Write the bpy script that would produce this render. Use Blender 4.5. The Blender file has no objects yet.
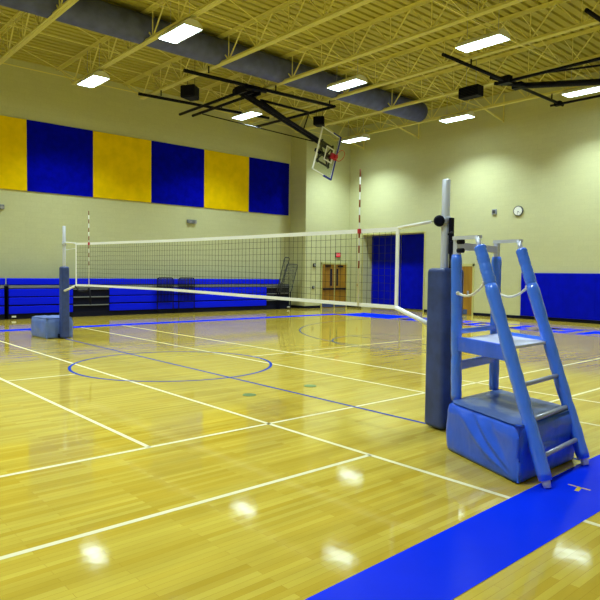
import bpy, bmesh, math, random
from mathutils import Vector, Matrix
random.seed(7)
SC = bpy.context.scene
COL = SC.collection
PI = math.pi

# ------------------------------------------------------------------ camera
cam_d = bpy.data.cameras.new('camera')
cam_d.sensor_fit = 'HORIZONTAL'; cam_d.sensor_width = 36.0
cam_d.lens = 611.0/600.0*36.0
cam_d.clip_end = 200
cam = bpy.data.objects.new('camera', cam_d); COL.objects.link(cam)
def cam_basis(yaw, pitch, roll):
    f = Vector((math.sin(yaw)*math.cos(pitch), math.cos(yaw)*math.cos(pitch), math.sin(pitch)))
    r = Vector((math.cos(yaw), -math.sin(yaw), 0)); u = r.cross(f)
    r2 = math.cos(roll)*r + math.sin(roll)*u
    u2 = -math.sin(roll)*r + math.cos(roll)*u
    return f, r2, u2
CF, CR, CU = cam_basis(-0.84439, -0.04418, 0.01261)
M4 = Matrix((CR, CU, -CF)).transposed().to_4x4()
M4.translation = Vector((10.1121, -6.0342, 1.8080))
cam.matrix_world = M4
SC.camera = cam

# ------------------------------------------------------------------ world, exposure
w = bpy.data.worlds.new('world'); SC.world = w; w.use_nodes = True
w.node_tree.nodes['Background'].inputs[0].default_value = (0.9, 0.95, 1.0, 1)
w.node_tree.nodes['Background'].inputs[1].default_value = 0.02
SC.view_settings.view_transform = 'Standard'
SC.view_settings.look = 'None'
SC.view_settings.gamma = 1
SC.view_settings.use_curve_mapping = False
SC.view_settings.exposure = 0.0
LAMP = 10.0             # brightness of the lamp lenses
LAMP_W = 192.0         # power each high-bay lamp sends down
SPREAD = 118
LAMP_C = (0.80, 1.0, 1.02)

# ------------------------------------------------------------------ materials
def lin(c): return tuple(((x/255)/12.92 if x/255 <= .04045 else ((x/255+.055)/1.055)**2.4) for x in c)+(1,)
def mat(name, rgb, rough=.6, metal=0, noise=0, nscale=5, bump=0, bscale=30, spec=.5, coat=0, rgb2=None, trans=0, alpha=1, emit=0, stretch=None, bdist=.01):
    m = bpy.data.materials.new(name); m.use_nodes = True
    nt = m.node_tree; b = nt.nodes['Principled BSDF']
    b.inputs['Base Color'].default_value = lin(rgb)
    b.inputs['Roughness'].default_value = rough; b.inputs['Metallic'].default_value = metal
    b.inputs['Specular IOR Level'].default_value = spec
    b.inputs['Coat Weight'].default_value = coat
    b.inputs['Transmission Weight'].default_value = trans
    b.inputs['Alpha'].default_value = alpha
    if emit:
        b.inputs['Emission Color'].default_value = lin(rgb); b.inputs['Emission Strength'].default_value = emit
    if noise or bump:
        tc = nt.nodes.new('ShaderNodeTexCoord'); mp = nt.nodes.new('ShaderNodeMapping')
        nt.links.new(tc.outputs['Object'], mp.inputs[0])
        if stretch: mp.inputs['Scale'].default_value = stretch
    if noise:
        n = nt.nodes.new('ShaderNodeTexNoise'); n.inputs['Scale'].default_value = nscale; n.inputs['Detail'].default_value = 4
        nt.links.new(mp.outputs[0], n.inputs['Vector'])
        mx = nt.nodes.new('ShaderNodeMix'); mx.data_type = 'RGBA'
        c2 = rgb2 or tuple(x*(1-noise) for x in rgb)
        mx.inputs[6].default_value = lin(rgb); mx.inputs[7].default_value = lin(c2)
        rp = nt.nodes.new('ShaderNodeMapRange'); rp.inputs[1].default_value = .35; rp.inputs[2].default_value = .65
        nt.links.new(n.outputs[0], rp.inputs[0]); nt.links.new(rp.outputs[0], mx.inputs[0])
        nt.links.new(mx.outputs[2], b.inputs['Base Color'])
    if bump:
        n = nt.nodes.new('ShaderNodeTexNoise'); n.inputs['Scale'].default_value = bscale; n.inputs['Detail'].default_value = 3
        nt.links.new(mp.outputs[0], n.inputs['Vector'])
        bp = nt.nodes.new('ShaderNodeBump'); bp.inputs['Strength'].default_value = bump; bp.inputs['Distance'].default_value = bdist
        nt.links.new(n.outputs[0], bp.inputs['Height']); nt.links.new(bp.outputs[0], b.inputs['Normal'])
    return m

def floor_mat():
    m = bpy.data.materials.new('maple_floor'); m.use_nodes = True; nt = m.node_tree; N = nt.nodes; L = nt.links
    b = N['Principled BSDF']
    tc = N.new('ShaderNodeTexCoord'); mp = N.new('ShaderNodeMapping'); mp.inputs['Rotation'].default_value = (0, 0, PI/2)
    L.new(tc.outputs['Object'], mp.inputs[0])
    br = N.new('ShaderNodeTexBrick'); br.offset = .37; br.squash = 1
    br.inputs['Scale'].default_value = 1; br.inputs['Brick Width'].default_value = .95; br.inputs['Row Height'].default_value = .057
    br.inputs['Mortar Size'].default_value = .0012; br.inputs['Mortar Smooth'].default_value = .3; br.inputs['Bias'].default_value = -.1
    br.inputs['Color1'].default_value = lin((202, 178, 72)); br.inputs['Color2'].default_value = lin((184, 153, 46)); br.inputs['Mortar'].default_value = lin((168, 132, 44))
    L.new(mp.outputs[0], br.inputs['Vector'])
    mp2 = N.new('ShaderNodeMapping'); mp2.inputs['Scale'].default_value = (2.2, .35, 1); L.new(tc.outputs['Object'], mp2.inputs[0])
    n = N.new('ShaderNodeTexNoise'); n.inputs['Scale'].default_value = 2.2; n.inputs['Detail'].default_value = 6; L.new(mp2.outputs[0], n.inputs['Vector'])
    mr = N.new('ShaderNodeMapRange'); mr.inputs[1].default_value = .3; mr.inputs[2].default_value = .7; mr.inputs[3].default_value = .86; mr.inputs[4].default_value = 1.06
    L.new(n.outputs[0], mr.inputs[0])
    mx = N.new('ShaderNodeMix'); mx.data_type = 'RGBA'; mx.blend_type = 'MULTIPLY'; mx.inputs[0].default_value = 1
    L.new(br.outputs[0], mx.inputs[6]); L.new(mr.outputs[0], mx.inputs[7]); L.new(mx.outputs[2], b.inputs['Base Color'])
    b.inputs['Roughness'].default_value = .07; b.inputs['Specular IOR Level'].default_value = .34
    n2 = N.new('ShaderNodeTexNoise'); n2.inputs['Scale'].default_value = 9; n2.inputs['Detail'].default_value = 2; L.new(tc.outputs['Object'], n2.inputs['Vector'])
    bp = N.new('ShaderNodeBump'); bp.inputs['Strength'].default_value = .10; bp.inputs['Distance'].default_value = .004
    L.new(n2.outputs[0], bp.inputs['Height']); L.new(bp.outputs[0], b.inputs['Normal'])
    return m

def block_mat(name, rgb, axis):
    m = bpy.data.materials.new(name); m.use_nodes = True; nt = m.node_tree; N = nt.nodes; L = nt.links
    b = N['Principled BSDF']; b.inputs['Roughness'].default_value = .75; b.inputs['Specular IOR Level'].default_value = .25
    tc = N.new('ShaderNodeTexCoord'); sx = N.new('ShaderNodeSeparateXYZ'); cb = N.new('ShaderNodeCombineXYZ')
    L.new(tc.outputs['Object'], sx.inputs[0]); L.new(sx.outputs[axis], cb.inputs[0]); L.new(sx.outputs[2], cb.inputs[1])
    br = N.new('ShaderNodeTexBrick'); br.inputs['Scale'].default_value = 1; br.inputs['Brick Width'].default_value = .4; br.inputs['Row Height'].default_value = .2
    br.inputs['Mortar Size'].default_value = .006; br.inputs['Mortar Smooth'].default_value = .4
    c = lin(rgb); d = lin(tuple(x*.985 for x in rgb)); e = lin(tuple(x*.965 for x in rgb))
    br.inputs['Color1'].default_value = c; br.inputs['Color2'].default_value = d; br.inputs['Mortar'].default_value = e
    L.new(cb.outputs[0], br.inputs['Vector'])
    n = N.new('ShaderNodeTexNoise'); n.inputs['Scale'].default_value = 14; n.inputs['Detail'].default_value = 5; L.new(tc.outputs['Object'], n.inputs['Vector'])
    mr = N.new('ShaderNodeMapRange'); mr.inputs[3].default_value = .93; mr.inputs[4].default_value = 1.05; L.new(n.outputs[0], mr.inputs[0])
    mx = N.new('ShaderNodeMix'); mx.data_type = 'RGBA'; mx.blend_type = 'MULTIPLY'; mx.inputs[0].default_value = 1
    L.new(br.outputs[0], mx.inputs[6]); L.new(mr.outputs[0], mx.inputs[7]); L.new(mx.outputs[2], b.inputs['Base Color'])
    bp = N.new('ShaderNodeBump'); bp.inputs['Strength'].default_value = .25; bp.inputs['Distance'].default_value = .004; bp.invert = True
    L.new(br.outputs['Fac'], bp.inputs['Height']); L.new(bp.outputs[0], b.inputs['Normal'])
    return m

WALL = (204, 204, 158)
M = dict(
    floor=floor_mat(),
    wall_x=block_mat('painted_block_end', WALL, 0), wall_y=block_mat('painted_block_side', WALL, 1),
    deck=mat('deck_paint', (180, 170, 84), .7), joist=mat('joist_paint', (232, 224, 146), .6),
    gold=mat('line_gold', (205, 175, 60), .2), teal=mat('socket_plate', (120, 150, 95), .35, metal=.3),
    black=mat('black_steel', (7, 8, 34), .5, spec=.15), rubber=mat('black_rubber', (10, 11, 34), .7, spec=.2),
    yellow=mat('acoustic_yellow', (246, 206, 3), .95, spec=.05, noise=.05, nscale=3, bump=.1, bscale=60), navy=mat('acoustic_navy', (0, 6, 192), .95, spec=.05, noise=.15, nscale=4, bump=.1, bscale=60),
    duct=mat('duct_fabric', (86, 94, 172), .6, noise=.18, nscale=3), 
    vinyl=mat('blue_vinyl', (50, 104, 255), .28, noise=.08, nscale=3, bump=.8, bscale=3.2, bdist=.03, stretch=(1, 1, .6)),
    tubevinyl=mat('blue_tube_vinyl', (68, 126, 255), .2, coat=.8, bump=.7, bscale=8, bdist=.02, stretch=(1, 1, .6)),
    boxtop=mat('blue_grey_vinyl', (84, 110, 178), .3, bump=.5, bscale=5, bdist=.02),
    slate=mat('slate_vinyl', (54, 74, 142), .42, noise=.2, nscale=5, bump=.3, bscale=6, bdist=.01),
    slate_light=mat('pale_slate_vinyl', (104, 130, 206), .28, noise=.1, nscale=4, bump=.3, bscale=7, bdist=.01),
    wallpad=mat('wall_pad_vinyl', (0, 12, 205), .5, spec=.06, noise=.08, nscale=3, bump=.1, bscale=5),
    alum=mat('aluminium', (222, 226, 246), .3, metal=.35), grey=mat('grey_metal', (165, 168, 185), .35, metal=.3),
    platform=mat('platform_grey', (214, 218, 250), .4, spec=.3), 
    tape=mat('net_tape', (248, 248, 250), .6), cord=mat('net_cord', (34, 34, 30), .8), red=mat('signal_red', (190, 28, 50), .5),
    maroon=mat('antenna_band', (140, 70, 30), .5), white=mat('white_plastic', (236, 236, 230), .4),
    bleacher=mat('bleacher_plastic', (0, 24, 255), .45, spec=.12), rail=mat('bleacher_grey', (128, 132, 140), .45, metal=.3), dark=mat('bleacher_dark', (8, 9, 34), .7, spec=.15),
    wood=mat('oak_veneer', (168, 122, 26), .45, noise=.12, nscale=6, stretch=(1, 1, .15)), frame=mat('door_frame_paint', (196, 192, 122), .5),
    kick=mat('kick_plate', (80, 100, 160), .35, metal=.5), pane_dark=mat('dark_glazing', (30, 34, 50), .15),
    glass=None, lamp=mat('lamp_lens', (225, 250, 255), .4, emit=LAMP, spec=.2), housing=mat('lamp_housing', (225, 225, 215), .5),
    rope=mat('rope_white', (232, 230, 222), .8), orange=mat('rim_orange', (205, 60, 30), .45), boardpad=mat('board_pad', (14, 34, 150), .5),
    clockface=mat('clock_face', (235, 236, 232), .4), grille=mat('mesh_grey', (70, 74, 82), .5, metal=.4), beige=mat('beige_plate', (200, 170, 90), .5),
    sign_red=mat('exit_red', (235, 30, 60), .5, emit=.35),
)
g = bpy.data.materials.new('board_glass'); g.use_nodes = True
nt = g.node_tree; nt.nodes.clear()
o_ = nt.nodes.new('ShaderNodeOutputMaterial'); a_ = nt.nodes.new('ShaderNodeBsdfTransparent'); b_ = nt.nodes.new('ShaderNodeBsdfGlossy'); c_ = nt.nodes.new('ShaderNodeMixShader')
a_.inputs[0].default_value = (.93, .95, .93, 1); b_.inputs['Roughness'].default_value = .05; c_.inputs[0].default_value = .07
nt.links.new(a_.outputs[0], c_.inputs[1]); nt.links.new(b_.outputs[0], c_.inputs[2]); nt.links.new(c_.outputs[0], o_.inputs[0])
M['glass'] = g
def paint(name, rgb):        # matt floor paint under a thin satin finish
    m = bpy.data.materials.new(name); m.use_nodes = True; nt = m.node_tree; nt.nodes.clear()
    o = nt.nodes.new('ShaderNodeOutputMaterial'); d = nt.nodes.new('ShaderNodeBsdfDiffuse'); q = nt.nodes.new('ShaderNodeBsdfGlossy'); x = nt.nodes.new('ShaderNodeMixShader')
    n = nt.nodes.new('ShaderNodeTexNoise'); n.inputs['Scale'].default_value = 3; tc = nt.nodes.new('ShaderNodeTexCoord'); nt.links.new(tc.outputs['Object'], n.inputs['Vector'])
    mx = nt.nodes.new('ShaderNodeMix'); mx.data_type = 'RGBA'; mx.inputs[6].default_value = lin(rgb); mx.inputs[7].default_value = lin(tuple(c*.95 for c in rgb))
    nt.links.new(n.outputs[0], mx.inputs[0]); nt.links.new(mx.outputs[2], d.inputs[0])
    q.inputs['Roughness'].default_value = .2; x.inputs[0].default_value = .05
    nt.links.new(d.outputs[0], x.inputs[1]); nt.links.new(q.outputs[0], x.inputs[2]); nt.links.new(x.outputs[0], o.inputs[0])
    return m
M['white_line'] = paint('line_white', (228, 218, 178)); M['blue_line'] = paint('line_blue', (36, 64, 160))
M['grey_line'] = paint('line_slate', (84, 92, 112)); M['gold'] = paint('line_gold', (214, 184, 60)); M['border'] = paint('border_blue', (4, 44, 235))

# ------------------------------------------------------------------ mesh helpers
class MB:
    def __init__(s): s.bm = bmesh.new()
    def box(s, x0, x1, y0, y1, z0, z1):
        v = [s.bm.verts.new((x, y, z)) for z in (z0, z1) for x, y in ((x0, y0), (x1, y0), (x1, y1), (x0, y1))]
        for f in ((3, 2, 1, 0), (4, 5, 6, 7), (0, 1, 5, 4), (1, 2, 6, 5), (2, 3, 7, 6), (3, 0, 4, 7)): s.bm.faces.new([v[i] for i in f])
        return s
    def poly(s, pts, z0, z1):       # vertical prism from a ccw footprint
        lo = [s.bm.verts.new((x, y, z0)) for x, y in pts]; hi = [s.bm.verts.new((x, y, z1)) for x, y in pts]; n = len(pts)
        s.bm.faces.new(lo[::-1]); s.bm.faces.new(hi)
        for i in range(n): s.bm.faces.new([lo[i], lo[(i+1) % n], hi[(i+1) % n], hi[i]])
        return s
    def face(s, pts): s.bm.faces.new([s.bm.verts.new(p) for p in pts]); return s
    def bar(s, a, b, w, h=None, up=(0, 0, 1)):
        h = h or w; a = Vector(a); b = Vector(b); d = (b-a).normalized(); up = Vector(up)
        if abs(d.dot(up)) > .98: up = Vector((0, 1, 0))
        x = d.cross(up).normalized()*w/2; y = x.normalized().cross(d)*h/2
        q = [s.bm.verts.new(p+i*x+j*y) for p in (a, b) for i, j in ((-1, -1), (1, -1), (1, 1), (-1, 1))]
        for f in ((3, 2, 1, 0), (4, 5, 6, 7), (0, 1, 5, 4), (1, 2, 6, 5), (2, 3, 7, 6), (3, 0, 4, 7)): s.bm.faces.new([q[i] for i in f])
        return s
    def tube(s, pts, r, n=12, cap=True, closed=False):
        pts = [Vector(p) for p in pts]; rs = r if isinstance(r, (list, tuple)) else [r]*len(pts)
        rings = []; prev = None
        for i, p in enumerate(pts):
            if closed: d = (pts[(i+1) % len(pts)]-pts[i-1]).normalized()
            else: d = (pts[min(i+1, len(pts)-1)]-pts[max(i-1, 0)]).normalized()
            if prev is None:
                up = Vector((0, 0, 1)) if abs(d.z) < .9 else Vector((1, 0, 0)); x = d.cross(up).normalized()
            else: x = (prev-d*prev.dot(d)).normalized()
            prev = x; y = d.cross(x)
            rings.append([s.bm.verts.new(p+rs[i]*(math.cos(2*PI*k/n)*x+math.sin(2*PI*k/n)*y)) for k in range(n)])
        m = len(rings)
        for i in range(m if closed else m-1):
            A = rings[i]; B = rings[(i+1) % m]
            for k in range(n):
                f = s.bm.faces.new([A[k], A[(k+1) % n], B[(k+1) % n], B[k]]); f.smooth = True
        if cap and not closed: s.bm.faces.new(rings[0][::-1]); s.bm.faces.new(rings[-1])
        return s
    def build(s, name, m, parent=None, bevel=0, seg=2, subs=0, kind=None, noise=0):
        bmesh.ops.recalc_face_normals(s.bm, faces=s.bm.faces)
        if bevel: bmesh.ops.bevel(s.bm, geom=list(s.bm.edges), offset=bevel, segments=seg, affect='EDGES', profile=.5)
        me = bpy.data.meshes.new(name); s.bm.to_mesh(me); s.bm.free()
        if bevel:
            for f in me.polygons: f.use_smooth = True
        o = bpy.data.objects.new(name, me); COL.objects.link(o)
        me.materials.append(M[m] if isinstance(m, str) else m)
        if bevel:
            md = o.modifiers.new('wn', 'WEIGHTED_NORMAL')
        if parent is not None:
            o.parent = parent; o.matrix_parent_inverse = Matrix.Translation(-parent.location)
        if kind: o['kind'] = kind
        return o
def tag(o, label, cat, group=None):
    o['label'] = label; o['category'] = cat
    if group: o['group'] = group
    return o
def thing(name, label, cat, loc=(0, 0, 0), group=None):
    o = bpy.data.objects.new(name, None); COL.objects.link(o); o.location = loc; o.empty_display_size = .2
    return tag(o, label, cat, group)
def kids(o): return [c for c in bpy.data.objects if c.parent == o]
def dup(root, off, label, group=None):
    """copy a thing whose parts were built in world coordinates, moved by off"""
    r = root.copy(); COL.objects.link(r); r.location = Vector(root.location)+Vector(off); r['label'] = label
    if group: r['group'] = group
    for c in kids(root):
        k = c.copy(); COL.objects.link(k); k.parent = r
        for g_ in kids(c):
            d = g_.copy(); COL.objects.link(d); d.parent = k
    return r
def S(mb, name, m, **k): return mb.build(name, m, kind='structure', **k)

# ------------------------------------------------------------------ the room
XL, XR, YF, YB, H = -14.2, 12.4, 18.0, -18.0, 9.6
JX, JY = -13.0, 14.82
fl = S(MB().box(XL-.3, XR+.3, YB-.3, YF+2.5, -.1, 0), 'floor', 'floor')
S(MB().box(XL-.3, XL, YB-.3, JY, 0, H), 'wall_west', 'wall_y')
S(MB().box(XL-.3, JX, JY, YF, 0, H), 'wall_northwest', 'wall_y')
S(MB().box(XR, XR+.3, YB-.3, YF+.3, 0, H), 'wall_east', 'wall_y')
S(MB().box(XL-.3, XR+.3, YB-.3, YB, 0, H), 'wall_south', 'wall_x')
RX0, RX1, RZ, RD = -11.95, -7.98, 3.84, .75
wn = MB().box(XL-.3, RX0, YF, YF+RD+.2, 0, H).box(RX1, XR, YF, YF+RD+.2, 0, H).box(RX0, RX1, YF, YF+RD+.2, RZ, H).box(RX0, RX1, YF+RD, YF+RD+.2, 0, RZ)
S(wn, 'wall_north', 'wall_x')
# ribbed roof deck
mb = MB(); pts = []
x = XL-.1; rib = .3
while x < XR+.1:
    pts += [(x, H), (x+.19, H), (x+.21, H+.07), (x+.28, H+.07)]; x += rib
vs = [[mb.bm.verts.new((px, y, pz)) for px, pz in pts] for y in (YB-.3, YF+1)]
for i in range(len(pts)-1): mb.bm.faces.new([vs[0][i], vs[0][i+1], vs[1][i+1], vs[1][i]])
vt = [[mb.bm.verts.new((px, y, H+.15)) for px in (pts[0][0], pts[-1][0])] for y in (YB-.3, YF+1)]
mb.bm.faces.new([vt[0][0], vt[0][1], vt[1][1], vt[1][0]])
S(mb, 'ceiling', 'deck')
# cove base
bw = .13
S(MB().box(XL, XL+.015, YB, JY, 0, bw), 'baseboard_west', 'rubber')
S(MB().box(JX, JX+.015, JY, 15.9, 0, bw).box(JX, JX+.015, 17.86, YF, 0, bw).box(XL, JX, JY-.015, JY, 0, bw), 'baseboard_northwest', 'rubber')
S(MB().box(JX, RX0, YF-.015, YF, 0, bw).box(RX1, -6.75, YF-.015, YF, 0, bw).box(-5.25, XR, YF-.015, YF, 0, bw), 'baseboard_north', 'rubber')

# steel joists along X
JZ = 8.65; JT = 9.52
joists = [16.5-2.73*k for k in range(12)]
def joist(y, i):
    mb = MB()
    for s in (-.05, .05):
        mb.box(XL+1.55, XR-1.5, y+s-.04, y+s+.04, JZ, JZ+.018); mb.box(XL+1.55, XR-1.5, y+s-.008, y+s+.008, JZ, JZ+.09)
        mb.box(XL, XR, y+s-.04, y+s+.04, JT+.062, JT+.08); mb.box(XL, XR, y+s-.008, y+s+.008, JT-.01, JT+.08)
    p = 1.5; x = XL+1.6; k = 0
    mb.bar((XL+.2, y, JT+.02), (x, y, JZ+.04), .035)
    while x < XR-2.0:
        mb.bar((x, y, JZ+.04), (x+p/2, y, JT+.02), .035); mb.bar((x+p/2, y, JT+.02), (x+p, y, JZ+.04), .035)
        mb.bar((x+p, y, JZ+.04), (x+p, y, JT+.02), .024); x += p
    mb.bar((x, y, JZ+.04), (XR-.2, y, JT+.02), .035)
    S(mb, 'trim_%d' % i, 'joist')
for i, y in enumerate(joists): joist(y, i+1)
# bridging rods and wall braces
mb = MB()
for x in (-12.0, -8.45, -3.95, .6, 5.1, 9.5):
    mb.bar((x, YB, JZ+.02), (x, joists[0], JZ+.02), .03)
    mb.bar((x, joists[0], JZ), (x, YF, JZ-.25), .05); mb.bar((x, YF-.03, JZ-.3), (x, YF-.03, JT), .05)
    for a, b in zip(joists[:-1], joists[1:]):
        mb.bar((x, a, JZ), (x, b, JT), .022)
S(mb, 'trim_20', 'joist')
# conduit runs under the deck
mb = MB()
for x in (-11.2, -5.4, .1, 5.9): mb.tube([(x, YB, JT-.35), (x, YF, JT-.35)], .02, 6)
S(mb, 'trim_21', 'joist')

# ------------------------------------------------------------------ painted markings on the floor
def line_x(y, x0, x1, w, m, n='painted_line', z=.0012): MB().face([(x0, y-w/2, z), (x1, y-w/2, z), (x1, y+w/2, z), (x0, y+w/2, z)]).build(n, m, fl)
def line_y(x, y0, y1, w, m, n='painted_line', z=.0012): MB().face([(x-w/2, y0, z), (x+w/2, y0, z), (x+w/2, y1, z), (x-w/2, y1, z)]).build(n, m, fl)
def arc(cx, cy, r, a0, a1, w, m, n='painted_circle', z=.0014, seg=96):
    mb = MB()
    A = [a0+(a1-a0)*k/seg for k in range(seg+1)]
    vi = [mb.bm.verts.new((cx+(r-w/2)*math.cos(a), cy+(r-w/2)*math.sin(a), z)) for a in A]
    vo = [mb.bm.verts.new((cx+(r+w/2)*math.cos(a), cy+(r+w/2)*math.sin(a), z)) for a in A]
    for k in range(seg): mb.bm.faces.new([vi[k], vo[k], vo[k+1], vi[k+1]])
    mb.build(n, m, fl)
CX = -.37
line_y(4.46, -3.06, 17.0, .05, 'white_line'); line_y(4.46, -9.3, -3.06, .05, 'white_line')
line_x(-1.49, -9.0, 11.5, .05, 'white_line'); line_x(1.58, -9.0, 11.5, .05, 'white_line')
line_x(-3.06, -9.0, 4.46, .05, 'white_line'); line_x(2.98, -9.0, 11.5, .05, 'white_line')
line_y(6.08, -9.0, -1.49, .05, 'white_line'); line_y(6.0, 1.58, 15.0, .05, 'white_line')
line_y(CX, -3.06, -1.93, .04, 'white_line'); line_y(CX, 1.93, 8, .04, 'white_line')
line_x(0, -8.94, 7.6, .05, 'blue_line', z=.002)
arc(CX, 0, 1.90, 0, 2*PI, .055, 'blue_line', z=.0024)
arc(-.3, 11.3, 6.04, PI*1.0, PI*2.0, .05, 'grey_line')
arc(-.3, 6.85, 1.83, 0, 2*PI, .05, 'grey_line')
line_y(-6.34, 11.3, 13.3, .05, 'grey_line'); line_y(5.74, 11.3, 13.3, .05, 'grey_line')
line_x(6.85, -2.13, 1.53, .05, 'grey_line', z=.002)
line_y(-9.1, -13.2, 13.3, .5, 'border', 'painted_border')
MB().face([(8.0, -14.9, .0028), (8.25, -14.9, .0028), (8.19, 0, .0028), (7.56, 0, .0028)]).build('painted_border', 'border', fl)
MB().face([(7.56, 0, .0028), (8.19, 0, .0028), (8.19, 15, .0028), (7.56, 15, .0028)]).build('painted_border', 'border', fl)
# end border with broken, worn letter-like blocks
line_x(14.95, -9.2, 8.17, .14, 'border', 'painted_border'); line_x(13.05, -9.2, 7.59, .10, 'border', 'painted_border')
MB().face([(-9.0, 13.0, .001), (-6.0, 13.0, .001), (-6.0, 14.9, .001), (-9.0, 14.9, .001)]).build('painted_border', 'border', fl)
gl = MB(); xx = -5.6
strokes = [[(0, 0, .9, .3), (0, 0, .3, 1), (0, .7, .9, 1), (.6, .35, .9, .6)], [(0, 0, .3, 1), (.3, .35, .6, .65), (.6, 0, .9, 1)],
           [(0, 0, .3, 1), (0, .7, .9, 1), (0, 0, .9, .25), (.6, 0, .9, 1)], [(0, 0, .9, .28), (.3, 0, .6, 1)]]
k = 0
while xx < 7:
    for (a, b, c, d) in strokes[k % 4]:
        gl.face([(xx+a*1.25, 13.25+b*1.45, .0010+.0001*k), (xx+c*1.25, 13.25+b*1.45, .0010+.0001*k), (xx+c*1.25, 13.25+d*1.45, .0010+.0001*k), (xx+a*1.25, 13.25+d*1.45, .0010+.0001*k)])
    xx += 1.42; k += 1
gl.build('painted_lettering', 'border', fl)
# small gold mark on the near border
gm = MB()
def seg2(a, b, w):
    a = Vector((*a, .0036)); b = Vector((*b, .0036)); d = (b-a).normalized(); n = Vector((-d.y, d.x, 0))*w/2
    gm.face([a-n, b-n, b+n, a+n])
seg2((7.76, -.80), (7.95, -.80), .022); seg2((7.86, -.80), (7.88, -.91), .035)
gm.build('painted_mark', 'gold', fl)
# floor socket plates
for (x, y, l) in ((2.94, -.64, 'round brass-green floor socket plate, the nearer of two beyond the blue centre line'), (2.96, .56, 'round brass-green floor socket plate, the farther of two, beyond the blue centre line')):
    tag(MB().tube([(x, y, .0), (x, y, .006)], .1, 24).build('floor_socket', 'teal'), l.replace('beyond', 'near'), 'floor plate')

# ------------------------------------------------------------------ high-bay lights
LX = [-10.75, -4.95, .35, 5.9]; LY = [16.0, 9.4, 2.8, -3.8, -10.4]
def lamp_thing(x, y, lab):
    z = 8.36
    t = thing('ceiling_light', lab, 'ceiling light', (x, y, z+.2), 'high-bay lights under the roof')
    L, W = .70, .27
    mb = MB()
    pr = [(-W-.03, z-.03), (-W, z+.07), (-.12, z+.17), (.12, z+.17), (W, z+.07), (W+.03, z-.03), (W+.015, z-.03), (W-.02, z+.06), (.11, z+.155), (-.11, z+.155), (-W+.02, z+.06), (-W-.015, z-.03)]
    for sx in (0,):
        lo = [mb.bm.verts.new((x-L, y+a, b)) for a, b in pr]; hi = [mb.bm.verts.new((x+L, y+a, b)) for a, b in pr]
        for i in range(len(pr)): mb.bm.faces.new([lo[i], lo[(i+1) % 12], hi[(i+1) % 12], hi[i]])
    mb.bm.faces.new(lo[:6][::-1]); mb.bm.faces.new(hi[:6])
    mb.build('reflector', 'housing', t)
    MB().poly([(x-L+.02, y-W+.03), (x+L-.02, y-W+.03), (x+L-.02, y+W-.03), (x-L+.02, y+W-.03)], z-.035, z+.05).build('lens', 'lamp', t)
    for s in (-.5, .5): MB().tube([(x+s, y, z+.16), (x+s, y, JT+.03)], .008, 6).build('hanger', 'grey', t)
    ld = bpy.data.lights.new('lamp_beam', 'AREA'); ld.shape = 'RECTANGLE'; ld.size = 1.32; ld.size_y = .46
    ld.energy = LAMP_W; ld.color = LAMP_C; ld.spread = math.radians(SPREAD)
    lo = bpy.data.objects.new('lamp_beam', ld); COL.objects.link(lo); lo.location = (x, y, z-.045)
    lo.parent = t; lo.matrix_parent_inverse = Matrix.Translation(-t.location)
    return t
labs = {(-10.75, 16.0): 'glowing long ceiling light behind the folded basketball backboard, nearest the double doors',
        (-4.95, 16.0): 'glowing long ceiling light near the end wall, right of the duct end',
        (.35, 16.0): 'glowing long ceiling light at the right edge, beside the black backstop pipes',
        (-10.75, 9.4): 'glowing long ceiling light among the black backstop pipes above the acoustic panels',
        (-4.95, 9.4): 'glowing long ceiling light beside the round duct, above the net',
        (-10.75, 2.8): 'glowing long ceiling light above the leftmost navy acoustic panel',
        (-4.95, 2.8): 'glowing long ceiling light overhead, left of the black backstop pivot',
        (.35, 9.4): 'glowing long ceiling light overhead at the top right, nearest the camera'}
for x in LX:
    for y in LY:
        lamp_thing(x, y, labs.get((x, y), 'glowing long ceiling light under the roof outside the picture'))

# ------------------------------------------------------------------ duct, speakers
tag(MB().tube([(-7.15, -12, 9.1), (-7.2, 16.4, 9.1), (-7.2, 16.5, 9.1)], [.43, .43, .38], 32).build('round_duct', 'duct'), 'thick blue-grey round duct running under the roof deck above the joists', 'duct')
def speaker(loc, rot, lab, s=1):
    x, y, z = loc
    t = thing('hanging_speaker', lab, 'speaker', loc)
    mb = MB().poly([(x-.30*s, y-.30*s), (x+.30*s, y-.30*s), (x+.2*s, y+.28*s), (x-.2*s, y+.28*s)], z-.22*s, z+.24*s); mb.build('cabinet', 'rubber', t, bevel=.05)
    MB().box(x-.26*s, x+.26*s, y-.325*s, y-.302*s, z-.18*s, z+.2*s).build('grille', 'black', t, bevel=.008)
    for q in (-.15, .15): MB().tube([(x+q*s, y, z+.22*s), (x+q*s, y, H+.02)], .008, 6).build('hanger', 'black', t)
    t.rotation_euler = (0, 0, rot)
    return t
speaker((-9.75, 6.1, 8.4), .5, 'black hanging speaker left of the backstop pipes, above a navy panel')
speaker((-9.6, 12.5, 8.42), .6, 'black hanging speaker behind the folded backboard', .85)
t = thing('unit_heater', 'black rectangular hanging unit under the roof, over the blue doorway side of the end wall', 'heater', (-2.6, 13.4, 8.4))
MB().box(-3.0, -2.2, 13.2, 13.6, 8.22, 8.6).build('cabinet', 'rubber', t, bevel=.02)
mb = MB()
for k in range(6): mb.box(-2.96, -2.24, 13.17, 13.2, 8.26+.055*k, 8.29+.055*k)
mb.build('louvre', 'black', t)
for q in (-2.8, -2.4): MB().tube([(q, 13.4, 8.58), (q, 13.4, H+.02)], .01, 6).build('hanger', 'grey', t)

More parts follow.
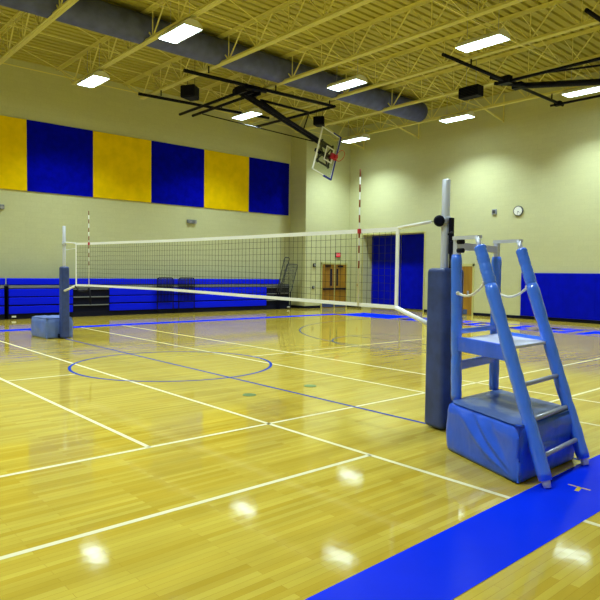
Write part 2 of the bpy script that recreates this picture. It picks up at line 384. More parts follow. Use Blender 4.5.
# ------------------------------------------------------------------ acoustic panels
ye = [-3.4, -.85, 1.66, 4.22, 6.82, 9.5, 12.08, 14.66]
cols = ['navy', 'yellow', 'navy', 'yellow', 'navy', 'yellow', 'navy']
plab = ['navy acoustic wall panel beyond the left edge of the picture', 'yellow acoustic wall panel cut off by the left edge of the picture', 'leftmost navy acoustic wall panel on the side wall',
        'yellow acoustic wall panel between the two left navy panels', 'middle navy acoustic wall panel on the side wall', 'yellow acoustic wall panel right of centre, nearest the room corner',
        'navy acoustic wall panel at the right end of the row, beside the wall corner']
for i in range(7):
    tag(MB().box(XL+.001, XL+.06, ye[i]+.006, ye[i+1]-.006, 4.78, 7.44).build('acoustic_panel', cols[i], bevel=.006), plab[i], 'wall panel')

# ------------------------------------------------------------------ closed bleachers
def bleacher(y0, y1, label, dark=[], dark_low=[]):
    t = thing('bleacher', label, 'bleachers', (-13.7, (y0+y1)/2, 0))
    MB().box(XL+.02, -13.26, y0, y1, .02, 1.2).build('frame', 'dark', t)
    MB().box(-13.9, -13.24, y0+.02, y1-.02, .0, .2).build('base_skirt', 'rubber', t)
    rows = [(.20, .475), (.525, .79), (.825, 1.10)]
    # spans of blue nosing
    spans = []; a = y0+.03
    for d0, d1 in dark: spans.append((a, d0)); a = d1
    spans.append((a, y1-.03))
    for z0, z1 in rows:
        for a, b in spans:
            if b-a > .1: MB().box(-13.27, -13.2, a, b, z0, z1).build('seat_board', 'bleacher', t, bevel=.015)
        for d0, d1 in dark:
            MB().box(-13.27, -13.215, d0+.03, d1-.03, z1-.04, z1).build('step_edge', 'rail', t)
    MB().box(-13.9, -13.22, y0+.03, y1-.03, 1.13, 1.225).build('seat_rail', 'rail', t, bevel=.01)
    MB().box(XL+.05, -13.28, y0+.03, y1-.03, 1.235, 1.25).build('top_deck', 'dark', t)
    return t
b1 = bleacher(-6.0, .58, 'closed blue bleacher section at the left edge of the picture')
b2 = bleacher(.68, 14.0, 'long closed blue bleacher section behind the net, with black recessed bays', dark=[(3.02, 4.5), (12.5, 13.95)])
MB().box(-13.34, -13.22, -6.0, .60, 1.255, 1.49).build('back_board', 'bleacher', b1, bevel=.02)
MB().box(-13.34, -13.22, .66, 13.4, 1.255, 1.49).build('back_board', 'bleacher', b2, bevel=.02)
for (y, l, b) in ((.86, 0, b2), (13.9, 0, b2)):
    MB().box(-13.235, -13.19, y-.06, y+.08, .07, .13).build('latch', 'white', b)
def slat_rack(y0, y1, lab):
    t = thing('folded_handrail', lab, 'handrail', (-13.1, (y0+y1)/2, 0), 'black slatted handrails on the bleachers')
    x = -13.1; z0, z1 = .02, 1.53; r = .08
    pts = [(x, y0, z0), (x, y0, z1-r), (x, y0+.3*r, z1-.3*r), (x, y0+r, z1), (x, y1-r, z1), (x, y1-.3*r, z1-.3*r), (x, y1, z1-r), (x, y1, z0)]
    MB().tube(pts, .022, 8).build('frame', 'black', t)
    mb = MB(); n = 11
    for k in range(1, n): 
        y = y0+(y1-y0)*k/n; mb.tube([(x, y, .5), (x, y, z1)], .016, 6)
    mb.build('slat', 'black', t)
    for zz in (.5, 1.15): MB().tube([(x, y0, zz), (x, y1, zz)], .017, 6).build('crossbar', 'black', t)
    return t
slat_rack(6.55, 7.30, 'left of two black slatted handrails folded against the blue bleachers')
slat_rack(7.58, 8.35, 'right of two black slatted handrails folded against the blue bleachers')
# grey mesh guard panels leaning at the bleacher end
def guard(lab, yb0, yb1, yt0, yt1, z0, z1, x, fill):
    t = thing('guard_rail_panel', lab, 'guard rail', (x, (yb0+yb1)/2, z0))
    c = [Vector((x, yb0, z0)), Vector((x+.05, yt0, z1)), Vector((x+.05, yt1, z1-.02)), Vector((x, yb1, z0))]
    def rnd(cs, r=.07):
        out = []
        for i in range(4):
            p = cs[i]; a = (cs[i-1]-p).normalized(); b = (cs[(i+1) % 4]-p).normalized(); out += [p+a*r, p+(a+b)*r*.3, p+b*r]
        return out
    for yy in (yb0+.04, yb1-.04): MB().box(x-.02, x+.02, yy-.02, yy+.02, 0, z0+.03).build('support_leg', 'black', t)
    MB().tube(rnd(c), .022, 8, closed=True).build('frame', 'grille', t)
    mb = MB(); n = fill
    for k in range(1, n):
        f = k/n; mb.tube([c[0].lerp(c[3], f), c[1].lerp(c[2], f)], .007, 5)
    m2 = int(n*2)
    for k in range(1, m2):
        f = k/m2; mb.tube([c[0].lerp(c[1], f), c[3].lerp(c[2], f)], .007, 5)
    mb.build('mesh_infill', 'grille', t)
guard('narrow dark mesh guard panel leaning at the right end of the bleachers', 13.12, 13.36, 13.56, 13.88, .86, 2.58, -13.17, 4)
guard('wide grey mesh guard panel leaning at the right end of the bleachers', 13.2, 13.98, 13.66, 14.36, .84, 2.25, -13.10, 9)

# ------------------------------------------------------------------ double doors on the near side wall
d = S(MB().box(JX-.01, JX+.06, 15.92, 15.98, 0, 2.35).box(JX-.01, JX+.06, 17.78, 17.84, 0, 2.35).box(JX-.01, JX+.06, 15.92, 17.84, 2.29, 2.37).box(JX-.01, JX+.065, 16.86, 16.91, 0, 2.29), 'door_1', 'frame')
for a, b, w0 in ((15.98, 16.86, 16.57), (16.91, 17.78, 17.02)):
    l = MB().box(JX, JX+.045, a, b, .01, 2.28).build('door_leaf', 'wood', d)
    l['label'] = 'oak door leaf'
    MB().box(JX+.046, JX+.052, w0, w0+.14, 1.15, 2.05).build('pane', 'pane_dark', l)
    MB().box(JX+.046, JX+.052, a+.03, b-.03, .03, .27).build('kick_plate', 'kick', l)
    MB().box(JX+.05, JX+.12, a+.06, b-.06, .95, 1.03).build('push_bar', 'black', l, bevel=.01)
    MB().box(JX+.05, JX+.12, a+.2, b-.3, 2.16, 2.23).build('door_closer', 'black', l, bevel=.01)
t = thing('exit_sign', 'red lit EXIT sign on the wall above the double doors', 'sign', (JX, 17.0, 2.85))
MB().box(JX, JX+.07, 16.95, 17.30, 2.66, 2.92).build('housing', 'rubber', t, bevel=.006)
MB().box(JX+.07, JX+.075, 16.97, 17.28, 2.685, 2.895).build('panel', 'sign_red', t)
tc = bpy.data.curves.new('lettering', 'FONT'); tc.body = 'EXIT'; tc.size = .15; tc.align_x = 'CENTER'; tc.align_y = 'CENTER'; tc.extrude = .001
to = bpy.data.objects.new('lettering_source', tc); COL.objects.link(to)
dg = bpy.context.evaluated_depsgraph_get(); me = bpy.data.meshes.new_from_object(to.evaluated_get(dg)); bpy.data.objects.remove(to)
me.transform(Matrix.Translation((JX+.077, 17.125, 2.79)) @ Matrix(((0, 0, 1), (1, 0, 0), (0, 1, 0))).to_4x4())
lo = bpy.data.objects.new('lettering', me); COL.objects.link(lo); me.materials.clear(); me.materials.append(M['white']); lo.parent = t; lo.matrix_parent_inverse = Matrix.Translation(-t.location)
def wallbox(name, lab, cat, x, y, z, r=.09):
    t = thing(name, lab, cat, (x, y, z))
    MB().box(x, x+.05, y-r, y+r, z-r, z+r).build('back_box', 'black', t, bevel=.01)
    MB().tube([(x+.05, y, z), (x+.09, y, z)], [r*.7, r*.5], 16).build('lens', 'grey', t)
wallbox('alarm_strobe', 'small black alarm unit left of the double doors, the upper one', 'alarm', JX, 15.44, 2.22)
wallbox('alarm_pull', 'small black alarm box left of the double doors, the lower one', 'alarm', JX, 15.38, 1.07, .07)

# blue doorway recess and oak door
for i, (a, b) in enumerate(((RX0, (RX0+RX1)/2-.01), ((RX0+RX1)/2+.01, RX1))):
    o = MB().box(a+.02, b-.02, YF+RD-.08, YF+RD-.01, .06, RZ-.02).build('wall_pad', 'wallpad', bevel=.02)
    tag(o, 'tall blue padded door leaf in the recess, the %s of the two' % ('left' if i == 0 else 'right'), 'padded door')
S(MB().box(RX0-.06, RX0+.0, YF-.03, YF, 0, RZ+.06).box(RX1, RX1+.06, YF-.03, YF, 0, RZ+.06).box(RX0, RX1, YF-.03, YF, RZ, RZ+.06), 'trim_22', 'frame')
d = S(MB().box(-6.72, -6.60, YF-.05, YF, 0, 2.32).box(-5.27, -5.2, YF-.05, YF, 0, 2.32).box(-6.72, -5.2, YF-.05, YF, 2.2, 2.32), 'door_2', 'frame')
l = MB().box(-6.60, -5.27, YF-.045, YF-.005, .02, 2.2).build('door_leaf', 'wood', d)
MB().box(-5.5, -5.42, YF-.1, YF-.05, .95, 1.1).build('handle', 'grey', l)
MB().box(-6.5, -5.5, YF-.055, YF-.046, .03, .25).build('kick_plate', 'kick', l)

# blue wall pads right
xs = -2.92; k = 0
while xs < 1.2:
    where = ('leftmost blue wall pad, at the end of the padding' if k == 0 else 'blue wall pad number from the left beyond the rail')
    names = ['leftmost tall blue wall pad, at the edge of the bare wall', 'second tall blue wall pad from the left end of the padding', 'third tall blue wall pad from the left end of the padding',
             'fourth tall blue wall pad from the left end of the padding', 'tall blue wall pad cut off by the right edge of the picture']
    tag(MB().box(xs+.001, xs+.609, YF-.06, YF-.002, .14, 1.93).build('wall_pad', 'wallpad', bevel=.006), names[k] if k < 5 else 'tall blue wall pad beyond the right edge of the picture', 'wall pad', 'blue wall pads on the end wall')
    xs += .61; k += 1
# clock, thermostat
cx, cz, cy = -3.15, 4.53, YF
t = thing('wall_clock', 'round white wall clock with a dark rim on the end wall', 'clock', (cx, cy, cz))
MB().tube([(cx, cy, cz), (cx, cy-.05, cz), (cx, cy-.06, cz)], [.22, .22, .205], 32).build('case', 'grille', t)
MB().tube([(cx, cy-.061, cz), (cx, cy-.063, cz)], .185, 32).build('face', 'clockface', t)
mb = MB()
for k in range(12):
    a = k*PI/6; mb.bar((cx+.15*math.sin(a), cy-.065, cz+.15*math.cos(a)), (cx+.175*math.sin(a), cy-.065, cz+.175*math.cos(a)), .01, .003, up=(0, 1, 0))
mb.build('hour_mark', 'black', t)
MB().bar((cx, cy-.068, cz), (cx-.02, cy-.068, cz-.14), .012, .003, up=(0, 1, 0)).bar((cx, cy-.069, cz), (cx+.07, cy-.069, cz-.07), .018, .003, up=(0, 1, 0)).build('hand', 'black', t)
t = thing('wall_sensor', 'small square grey box on the end wall left of the clock', 'wall box', (-4.25, YF, 4.56))
MB().box(-4.38, -4.16, YF-.06, YF, 4.46, 4.68).build('back_box', 'grey', t, bevel=.01)
MB().box(-4.34, -4.20, YF-.07, YF-.06, 4.50, 4.64).build('cover', 'grille', t)
def emlight(y, z, lab):
    t = thing('emergency_light', lab, 'emergency light', (XL, y, z))
    MB().box(XL, XL+.1, y-.24, y+.24, z-.07, z+.09).build('housing', 'rail', t, bevel=.015)
    for s in (-.14, .14): MB().tube([(XL+.1, y+s, z), (XL+.17, y+s, z-.02)], [.05, .065], 14).build('lamp_head', 'grey', t)
emlight(.60, 4.1, 'grey emergency light on the side wall at the left edge of the picture')
emlight(8.85, 4.08, 'grey emergency light on the side wall under the yellow panel')
t = thing('wall_outlet', 'small yellow switch plate on the end wall between double doors and blue doorway', 'switch', (-12.3, YF, 1.2))
MB().box(-12.37, -12.25, YF-.02, YF, 1.12, 1.28).build('plate', 'beige', t)
MB().box(-12.33, -12.29, YF-.03, YF-.02, 1.17, 1.23).build('toggle', 'black', t)

# ------------------------------------------------------------------ side-court backstop, folded up sideways
bx = -7.78
t = thing('basketball_backstop', 'folded black ceiling backstop with tilted glass backboard and orange rim', 'basketball hoop', (bx, 7.6, 8.4))
s_ = Vector((0, .958, -.287)).normalized(); t_ = Vector((0, -.287, -.958)).normalized(); pv = Vector((bx-.25, 7.15, 8.26)); n_ = Vector((1, 0, 0))
# s_ : down the mast towards the board, t_ : across the board's width (downwards), n_ : court side
B0 = Vector((bx, 11.70, 6.49))                # middle of the board's lower edge
def BP(s, tt, n=0): return B0 + s_*s + t_*tt + n_*n
def tpipe(name, segs, r, m='black', nn=10):
    mb = MB()
    for a, b in segs: mb.tube([a, b], r, nn)
    return mb.build(name, m, t)
tpipe('ceiling_pipe', [((-7.75, 4.6, 8.42), (-7.4, 11.2, 8.42))], .06)
tpipe('ceiling_pipe', [((-11.25, 4.75, 8.42), (-10.65, 10.5, 8.42))], .055)
tpipe('cross_pipe', [((-12.6, 7.3, 8.36), (-7.6, 7.25, 8.36))], .055); tpipe('cross_pipe', [((-12.4, 7.8, 8.36), (-7.9, 7.75, 8.36))], .055)
tpipe('cross_pipe', [((-12.1, 10.9, 8.36), (-7.2, 11.05, 8.36))], .055)
mb = MB()
for yy in (7.0, 7.3, 7.6): mb.box(bx-.45, bx+.25, yy-.04, yy+.04, 8.18, 8.46)
mb.tube([(bx-.4, 6.9, 8.3), (bx-.4, 7.9, 8.34)], .09, 12).tube([(bx+.2, 6.9, 8.32), (bx+.2, 7.9, 8.38)], .08, 12)
mb.build('pivot_bracket', 'black', t)
ml = 4.55
pe = pv + s_*ml
mb = MB().tube([pv+Vector((-.08, 0, 0)), pe+Vector((-.08, 0, 0))], .075, 12).tube([pv+Vector((.12, 0, 0)), pe+Vector((.12, 0, 0))], .06, 12)
for k in range(1, 9): a = pv+s_*(ml*k/9); mb.bar(a+Vector((-.12, 0, 0)), a+Vector((.16, 0, 0)), .05)
mb.build('mast', 'black', t)
tpipe('fold_brace', [((bx-.2, 7.97, 8.16), (bx-.2, 10.4, 8.14)), ((bx-.2, 7.97, 8.16), pv+s_*3.1+Vector((.05, 0, 0)))], .045)
tpipe('drop_link', [((bx-.2, 10.4, 8.14), pv+s_*3.1)], .025)
tpipe('sway_rod', [((-11.8, 7.9, 8.34), pv+s_*3.75+t_*.12)], .022, 'black')
tpipe('hanger', [((-7.5, y, 8.45), (-7.5, y, 8.68)) for y in (5.4, 8.3, 11.05)]+[((-11.0, y, 8.45), (-11.0, y, 8.68)) for y in (5.55, 8.3)], .025)
# support frame behind the board
mb = MB()
mb.bar(BP(-.95, 0, -.22), BP(-.1, 0, -.22), .12)
for tt in (-.42, .42):
    mb.bar(BP(-.85, tt, -.14), BP(-.12, tt, -.14), .06); mb.bar(BP(-.85, tt, -.2), BP(-.5, 0, -.25), .05); mb.bar(BP(-.15, tt, -.2), BP(-.35, 0, -.25), .05)
mb.bar(BP(-.8, -.5, -.12), BP(-.8, .5, -.12), .05); mb.bar(BP(-.18, -.5, -.12), BP(-.18, .5, -.12), .05)
mb.bar(BP(-.45, 0, -.25), BP(-.1, 0, -.05), .14)
mb.build('board_frame', 'black', t)
bd = MB(); 
def slab(mb, s0, s1, t0, t1, n0, n1):
    v = [mb.bm.verts.new(BP(s, tt, n)) for n in (n0, n1) for s, tt in ((s0, t0), (s1, t0), (s1, t1), (s0, t1))]
    for f in ((3, 2, 1, 0), (4, 5, 6, 7), (0, 1, 5, 4), (1, 2, 6, 5), (2, 3, 7, 6), (3, 0, 4, 7)): mb.bm.faces.new([v[i] for i in f])
slab(bd, -1.07, 0, -.914, .914, -.006, .006)
board = bd.build('backboard', 'glass', t)
mb = MB(); e = .035
for a in ((-1.07, -1.07+e*1.6, -.914, .914), (-e, 0, -.914, .914), (-1.07, 0, -.914, -.914+e), (-1.07, 0, .914-e, .914)): slab(mb, *a, -.02, .02)
mb.build('board_rim', 'white', board)
mb = MB()
for a in ((-.20, -.15, -.305, .305), (-.61, -.56, -.305, .305), (-.61, -.15, -.305, -.255), (-.61, -.15, .255, .305)): slab(mb, *a, -.009, .009)
mb.build('target_square', 'white', board)
mb = MB()
slab(mb, -.03, .035, -.95, .95, -.045, .045); slab(mb, -.42, .035, -.95, -.89, -.045, .045); slab(mb, -.42, .035, .89, .95, -.045, .045)
mb.build('edge_pad', 'boardpad', board, bevel=.012)
mb = MB(); slab(mb, -.30, -.0, -.11, .11, .0, .09); mb.bar(BP(-.13, 0, .08), BP(-.13, 0, .2), .14); mb.build('rim_bracket', 'red', t)
rc = BP(-.13, 0, .40)
ring = [rc + n_*(.229*math.cos(2*PI*k/32)) + t_*(.229*math.sin(2*PI*k/32)) for k in range(32)]
MB().tube(ring, .011, 8, closed=True).build('rim', 'orange', t)

# main-court backstop pipes near the right
t = thing('roof_backstop', 'black ceiling pipe frame of a folded backstop at the top right', 'backstop frame', (-1.05, 13.4, 8.4))
tpipe('ceiling_pipe', [((-1.05, 9.5, 8.42), (-1.1, 17.4, 8.42))], .055)
tpipe('ceiling_pipe', [((3.2, 9.5, 8.42), (3.2, 17.4, 8.42))], .055)
tpipe('cross_pipe', [((-1.4, 17.0, 8.38), (4.6, 17.0, 8.38))], .045)
tpipe('cross_pipe', [((0.03, 13.45, 8.5), (4.6, 15.2, 8.5))], .035)
tpipe('cross_pipe', [((-1.4, 13.1, 8.38), (4.6, 13.1, 8.38))], .05)
tpipe('mast', [((-1.0, 13.9, 8.4), (2.8, 13.9, 7.75))], .1)
mb = MB().box(-1.25, -.85, 12.95, 13.2, 8.3, 8.55).box(-1.2, -.85, 13.75, 14.0, 8.3, 8.5)
mb.tube([(-1.35, 12.9, 8.35), (-.7, 13.9, 8.35)], .06, 8).tube([(-1.25, 12.5, 8.45), (-.95, 14.2, 8.45)], .07, 8)
mb.build('pivot_bracket', 'black', t)
MB().box(-1.22, -.98, 16.9, 17.1, 8.32, 8.48).build('clamp', 'black', t)
tpipe('hanger', [((x, y, 8.42), (x, y, 8.68)) for x in (-1.08, 3.2) for y in (13.75, 16.45, 11.05)], .025)

# ------------------------------------------------------------------ volleyball net
NT = [(-5.22, 2.47), (-4.4, 2.455), (-.5, 2.405), (2.1, 2.385), (4.5, 2.375), (5.15, 2.375)]
NB = [(-5.22, 1.43), (-4.4, 1.44), (-.5, 1.45), (2.1, 1.42), (4.5, 1.395), (5.15, 1.39)]
def itp(tab, x):
    for (a, za), (b, zb) in zip(tab[:-1], tab[1:]):
        if x <= b: return za+(zb-za)*(x-a)/(b-a)
    return tab[-1][1]
x0, x1 = -5.22, 5.15
t = thing('volleyball_net', 'white-taped black volleyball net stretched between the two padded posts', 'net', (0, 0, 1.4))
mb = MB(); n = 104; cw = .0036
for k in range(1, n):
    x = x0+(x1-x0)*k/n; mb.bar((x, 0, itp(NB, x)), (x, 0, itp(NT, x)), cw)
for j in range(1, 10):
    f = j/10; seg = 16; prev = None
    for k in range(seg+1):
        x = x0+(x1-x0)*k/seg; z = itp(NB, x)*(1-f)+itp(NT, x)*f-.006*math.sin(k*1.3+j)
        if prev: mb.bar(prev, (x, 0, z), cw)
        prev = (x, 0, z)
mb.build('netting', 'cord', t)
def tape(tab, h, name, dz):
    mb = MB()
    for (a, za), (b, zb) in zip(tab[:-1], tab[1:]):
        mb.bar((a, 0, za+dz), (b, 0, zb+dz), .012, h)
    mb.build(name, 'tape', t)
tape(NT, .055, 'top_tape', 0); tape(NB, .048, 'bottom_tape', 0)
MB().box(x0-.02, x0+.03, -.008, .008, 1.41, 2.48).build('side_tape', 'tape', t)
MB().box(x1-.018, x1+.03, -.009, .009, 1.37, 2.40).build('side_tape', 'tape', t)
MB().tube([(x1+.01, 0, 2.39), (5.66, 0, 2.438)], .018, 8).build('cable_sleeve', 'tape', t)
MB().tube([(5.66, 0, 2.438), (5.78, 0, 2.44)], .004, 6).build('cable', 'cord', t)
MB().tube([(x1, 0, 1.385), (5.72, -.08, 1.22)], .03, 8).build('cable_sleeve', 'tape', t)
MB().tube([(x0, 0, 2.485), (-5.98, 0, 2.53)], .018, 8).tube([(x0, 0, 2.36), (-5.98, 0, 2.33)], .006, 6).build('cable_sleeve', 'tape', t)
MB().tube([(x0, 0, 1.42), (-5.95, -.03, 1.26)], .03, 8).build('cable_sleeve', 'tape', t)
MB().tube([(x0, -.02, 1.40), (-5.0, -.02, 1.30), (-4.75, -.02, 1.285), (-4.5, -.02, 1.31), (-4.36, -.02, 1.37), (-4.32, -.02, 1.3), (-4.28, -.02, .98)], .02, 6).build('hanging_cord', 'rubber', t)
# antennas
def antenna(x, lab):
    t = thing('net_antenna', lab, 'antenna', (x, -.02, 1.4))
    z0 = itp(NB, x)-.02; L = 1.82; nb = 18
    MB().tube([(x, -.025, z0), (x, -.025, z0+L)], .0095, 8).build('rod', 'white', t)
    for k in range(nb):
        a = z0+L*k/nb; b = z0+L*(k+1)/nb
        if k % 2 and k > 3: MB().tube([(x, -.025, a), (x, -.025, b)], .0112, 8).build('red_band', 'maroon', t)
    z = itp(NT, x); MB().box(x-.016, x+.016, -.045, -.008, z-.032, z+.03).build('clip', 'red', t)
antenna(4.52, 'red and white striped antenna on the near end of the net')
antenna(-4.36, 'red and white striped antenna on the far end of the net')

# ------------------------------------------------------------------ posts
def ring_pts(cx, cy, pts, ang):
    c, s = math.cos(ang), math.sin(ang); return [(cx+a*c-b*s, cy+a*s+b*c) for a, b in pts]
def post(cx, cy, top, padz, pr, ang, r, lab, collar_z, side):
    t = thing('volleyball_standard', lab, 'net post', (cx, cy, 0))
    MB().tube([(cx, cy, .02), (cx, cy, top-.01), (cx, cy, top)], [r, r, r*.85], 24).build('pole', 'alum', t)
    h = pr
    MB().poly(ring_pts(cx+(.02 if cx > 0 else 0), cy, [(-h, -h), (h, -h), (h, h), (-h, h)], ang), .015, padz).build('pole_pad', 'slate', t, bevel=.05, seg=3)
    MB().tube([(cx, cy, collar_z-.045), (cx, cy, collar_z+.045)], r+.014, 24).build('collar', 'grey', t)
    return t
# near standard
t = post(5.865, 0, 2.92, 1.885, .16, math.radians(-14), .048, 'tall silver net post in a dark slate pad beside the referee stand', 2.44, 1)
MB().tube([(5.80, -.01, 2.435), (5.82, -.05, 2.435), (5.84, -.09, 2.435), (5.85, -.11, 2.435)], [.05, .066, .066, .04], 16).build('tension_knob', 'black', t)
MB().box(5.93, 5.97, -.03, .03, 2.05, 2.47).build('slide_bar', 'black', t, bevel=.008)
MB().box(5.95, 6.06, -.05, .05, 1.75, 2.2).build('winch', 'black', t, bevel=.02)
MB().tube([(5.97, -.02, 2.3), (6.0, -.12, 2.27)], .015, 8).build('crank_handle', 'black', t)
foot = [(6.43, -.72), (7.49, -1.16), (7.47, -.0), (6.40, .34)]
def softbox(foot, z0, z1, name, m, parent, inset=.03, wr=.018, folds=False):
    """padded box with bulging, slightly wrinkled cloth sides"""
    mb = MB(); n = 22; K = 44
    cx = sum(p[0] for p in foot)/4; cy = sum(p[1] for p in foot)/4
    rings = []
    prof = [(0, -.006), (.06, .004), (.25, .012), (.5, .015), (.8, .008), (.93, -.012), (1, -.05)]
    def offs(f):
        for (f0, o0), (f1, o1) in zip(prof[:-1], prof[1:]):
            if f <= f1: return o0+(o1-o0)*(f-f0)/(f1-f0)
        return prof[-1][1]
    NL = 26
    for q_ in range(NL+1):
        f = q_/NL; off = offs(f)
        ring = []
        for i in range(4):
            a = Vector(foot[i]); b = Vector(foot[(i+1) % 4]); d = (b-a); nn = Vector((d.y, -d.x)).normalized()
            L = d.length
            for k in range(K):
                u = (k+.5)/K; p = a.lerp(b, u)
                rc = .055; e = min(u, 1-u)*L
                cut = max(0, rc-e)*.45
                wob = wr*math.sin(u*9+f*7+i)*math.sin(f*PI)*.35
                fold = 0
                if folds and i == 0:          # creases fanning out of the lower front corner
                    th = math.atan2(f*.5+.02, (1-u)*L+.02); w_ = min(1, (1-u)*3)*min(1, u*5)*min(1, f*6)*min(1, (1-f)*6)
                    for t0, am, wd in ((.42, .016, .035), (.56, -.02, .045), (.66, .02, .04), (.85, -.012, .06)):
                        fold += am*math.exp(-((th-t0-.05*math.sin(u*7))/wd)**2)*w_
                if folds and i == 1:
                    fold = -.02*math.exp(-((f-.52-.05*math.sin(u*5))/.07)**2)*min(1, u*5)*min(1, (1-u)*5)
                q = p+nn*(off+wob-cut+fold)
                ring.append(mb.bm.verts.new((q.x, q.y, z0+(z1-z0)*f)))
        rings.append(ring)
    m_ = len(rings[0])
    for A, B in zip(rings[:-1], rings[1:]):
        for k in range(m_): f_ = mb.bm.faces.new([A[k], A[(k+1) % m_], B[(k+1) % m_], B[k]]); f_.smooth = True
    mb.bm.faces.new(rings[0][::-1])
    o = mb.build(name, m, parent)
    # top sheet
    tp = MB(); G = 20; grid = []
    q = [Vector(p).lerp(Vector((cx, cy)), .035) for p in foot]
    for i in range(G+1):
        row = []
        for j in range(G+1):
            u = i/G; v = j/G
            # rounded square mapping
            uu = u; vv = v
            p = (q[0].lerp(q[1], uu)).lerp(q[3].lerp(q[2], uu), vv)
            e = min(u, 1-u, v, 1-v)
            cu = max(0, .08-min(u, 1-u)); cv = max(0, .08-min(v, 1-v))
            if cu > 0 and cv > 0:
                p = p.lerp(Vector((cx, cy)), min(cu, cv)*1.0)
            z = z1-.002+min(e, .10)*.22+.005*math.sin(u*14+v*5)*min(1, e*8)+.006*math.sin(u*5-v*17+1.5*math.sin(v*6))*min(1, e*8)
            row.append(tp.bm.verts.new((p.x, p.y, z)))
        grid.append(row)
    for i in range(G):
        for j in range(G): f_ = tp.bm.faces.new([grid[i][j], grid[i+1][j], grid[i+1][j+1], grid[i][j+1]]); f_.smooth = True
    tp.build(name+'_top', 'boxtop' if m == 'vinyl' else m, o)
    return o
bp_ = softbox(foot, .01, .505, 'base_pad', 'vinyl', t, folds=True)
MB().box(6.0, 6.5, -.12, .12, .03, .12).build('base_beam', 'black', t)
# far standard
t = post(-6.02, 0, 2.96, 1.9, .105, math.radians(5), .042, 'far silver net post in a slate pad with a padded base box', 2.50, -1)
MB().tube([(-5.96, -.03, 2.50), (-5.92, -.05, 2.50)], .04, 12).build('tension_knob', 'alum', t)
fb = [(-7.12, -.50), (-6.15, -.42), (-6.2, .30), (-7.12, .36)]
softbox(fb, .01, .54, 'base_pad', 'slate_light', t)
MB().box(-6.2, -6.05, -.12, .12, .03, .12).build('base_beam', 'black', t)

# ------------------------------------------------------------------ referee stand
t = thing('referee_stand', 'blue padded referee ladder stand with grey platform beside the near net post', 'referee stand', (7.0, -.35, 0))
PL0 = Vector((6.46, -.58, .50)); PR0 = Vector((6.40, .25, .50)); pt = 2.02
RL0 = Vector((7.68, -1.03, .03)); RR0 = Vector((7.61, -.13, .03))
RL1 = Vector((6.83, -.80, 2.09)); RR1 = Vector((6.79, .06, 2.09))
PL1 = Vector((6.42, -.58, pt)); PR1 = Vector((6.38, .27, pt))
def padded(a, b, name, cuts=(), r=.056, m='tubevinyl'):
    a = Vector(a); b = Vector(b); L = (b-a).length; pts = []; rs = []
    n = 26
    for k in range(n+1):
        f = k/n; rr = r*(1+.03*math.sin(k*2.1)+.02*math.sin(k*5.3))
        for c in cuts:
            if abs(f-c) < .5/n*1.1: rr *= .93
        if k in (0, n): rr *= .9
        pts.append(a.lerp(b, f)); rs.append(rr)
    return MB().tube(pts, rs, 16).build(name, m, t)
padded(PL0, PL1, 'post_pad', (.3, .62)); padded(PR0, PR1, 'post_pad', (.3, .62))
for a, b in ((RL0, RL1), (RR0, RR1)):
    d = (b-a); k1 = .825
    ft = MB().tube([a-d*.012, a+d*.018], [.03, .04], 16).build('rail_foot', 'white', t)
    padded(a+d*.015, a+d*k1, 'rail_pad', (.3, .45, .75), r=.062)
    padded(a+d*(k1-.005), b, 'rail_pad', (.5,), r=.058)
    MB().tube([b-d*.02, b+d*.045], .025, 12).build('rail', 'alum', t)
for a in (PL1, PR1): MB().box(a.x-.028, a.x+.028, a.y-.028, a.y+.028, a.z-.04, 2.20).build('post', 'alum', t, bevel=.006)
rt = lambda b, d: b+d*.045
for p, a, b in ((PL1, RL0, RL1), (PR1, RR0, RR1)):
    e = b+(b-a)*.045
    MB().bar((p.x-.03, p.y, 2.19), (e.x+.03, e.y, 2.18), .05, .035).build('top_bracket', 'alum', t)
MB().bar((PL1.x, PL1.y, 2.11), (PR1.x, PR1.y, 2.10), .04, .075).build('back_bar', 'platform', t)
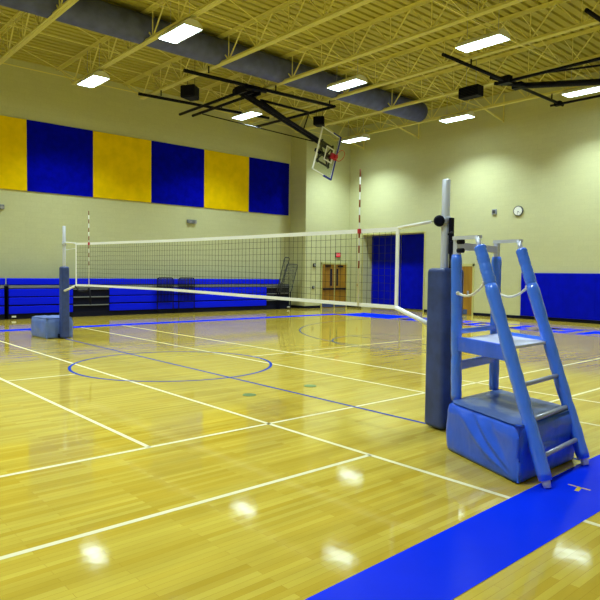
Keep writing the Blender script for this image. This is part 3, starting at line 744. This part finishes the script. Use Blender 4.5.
for z in (2.06, 2.15): MB().tube([(PL1.x+.03, PL1.y-.02, z), (PL1.x+.10, PL1.y-.03, z)], .025, 12).build('bolt_knob', 'black', t)
def on(a, b, z): return a.lerp(b, (z-a.z)/(b.z-a.z))
# platform
pz = 1.15
rl = on(RL0, RL1, pz); rr = on(RR0, RR1, pz)
pf = [(PL0.x+.02, PL0.y-.0), (rl.x-.02, rl.y+.04), (rr.x-.0, rr.y-.03), (PR0.x+.03, PR0.y)]
MB().poly(pf, pz-.03, pz).build('platform', 'platform', t, bevel=.006)
sk = MB()
sk.bar((pf[0][0], pf[0][1]-.02, pz-.055), (pf[1][0], pf[1][1]-.02, pz-.055), .035, .15)
sk.build('platform_side_pad', 'vinyl', t, bevel=.01)
MB().bar((pf[3][0], pf[3][1]+.02, pz-.0), (pf[2][0], pf[2][1]+.02, pz-.0), .05, .07).build('platform_side_pad', 'tubevinyl', t, bevel=.012)
MB().bar((PL0.x, PL0.y, pz+.07), (PR0.x, PR0.y, pz+.07), .05, .055).build('cross_pad', 'tubevinyl', t, bevel=.012)
MB().bar((PL0.x, PL0.y, .86), (PR0.x, PR0.y, .87), .05, .10).build('cross_pad', 'tubevinyl', t, bevel=.015)
for z in (.235, .53, .82):
    a = on(RL0, RL1, z); b = on(RR0, RR1, z); MB().tube([a, b], .022, 12).build('rung', 'grey', t)
# safety ropes
def rope(a, b, sag):
    mb = MB(); pts = []
    for k in range(13):
        f = k/12; p = Vector(a).lerp(Vector(b), f); p.z -= sag*4*f*(1-f); pts.append(p)
    mb.tube(pts, [.011+.004*(k % 2) for k in range(13)], 8); mb.build('safety_rope', 'rope', t)
    for p in (a, b): MB().tube([Vector(p)+Vector((.0, -.02, 0)), Vector(p)+Vector((.02, -.03, 0))], .02, 8).build('rope_hook', 'white', t)
def off(p, b): return p+Vector((.02, -.045, 0))
ra = on(RL0, RL1, 1.74); rb = on(RR0, RR1, 1.69)
rope((PL1.x+.05, PL1.y-.02, 1.62), (ra.x-.055, ra.y, ra.z), .07)
rope((PR1.x+.05, PR1.y-.02, 1.61), (rb.x-.055, rb.y, rb.z), .07)
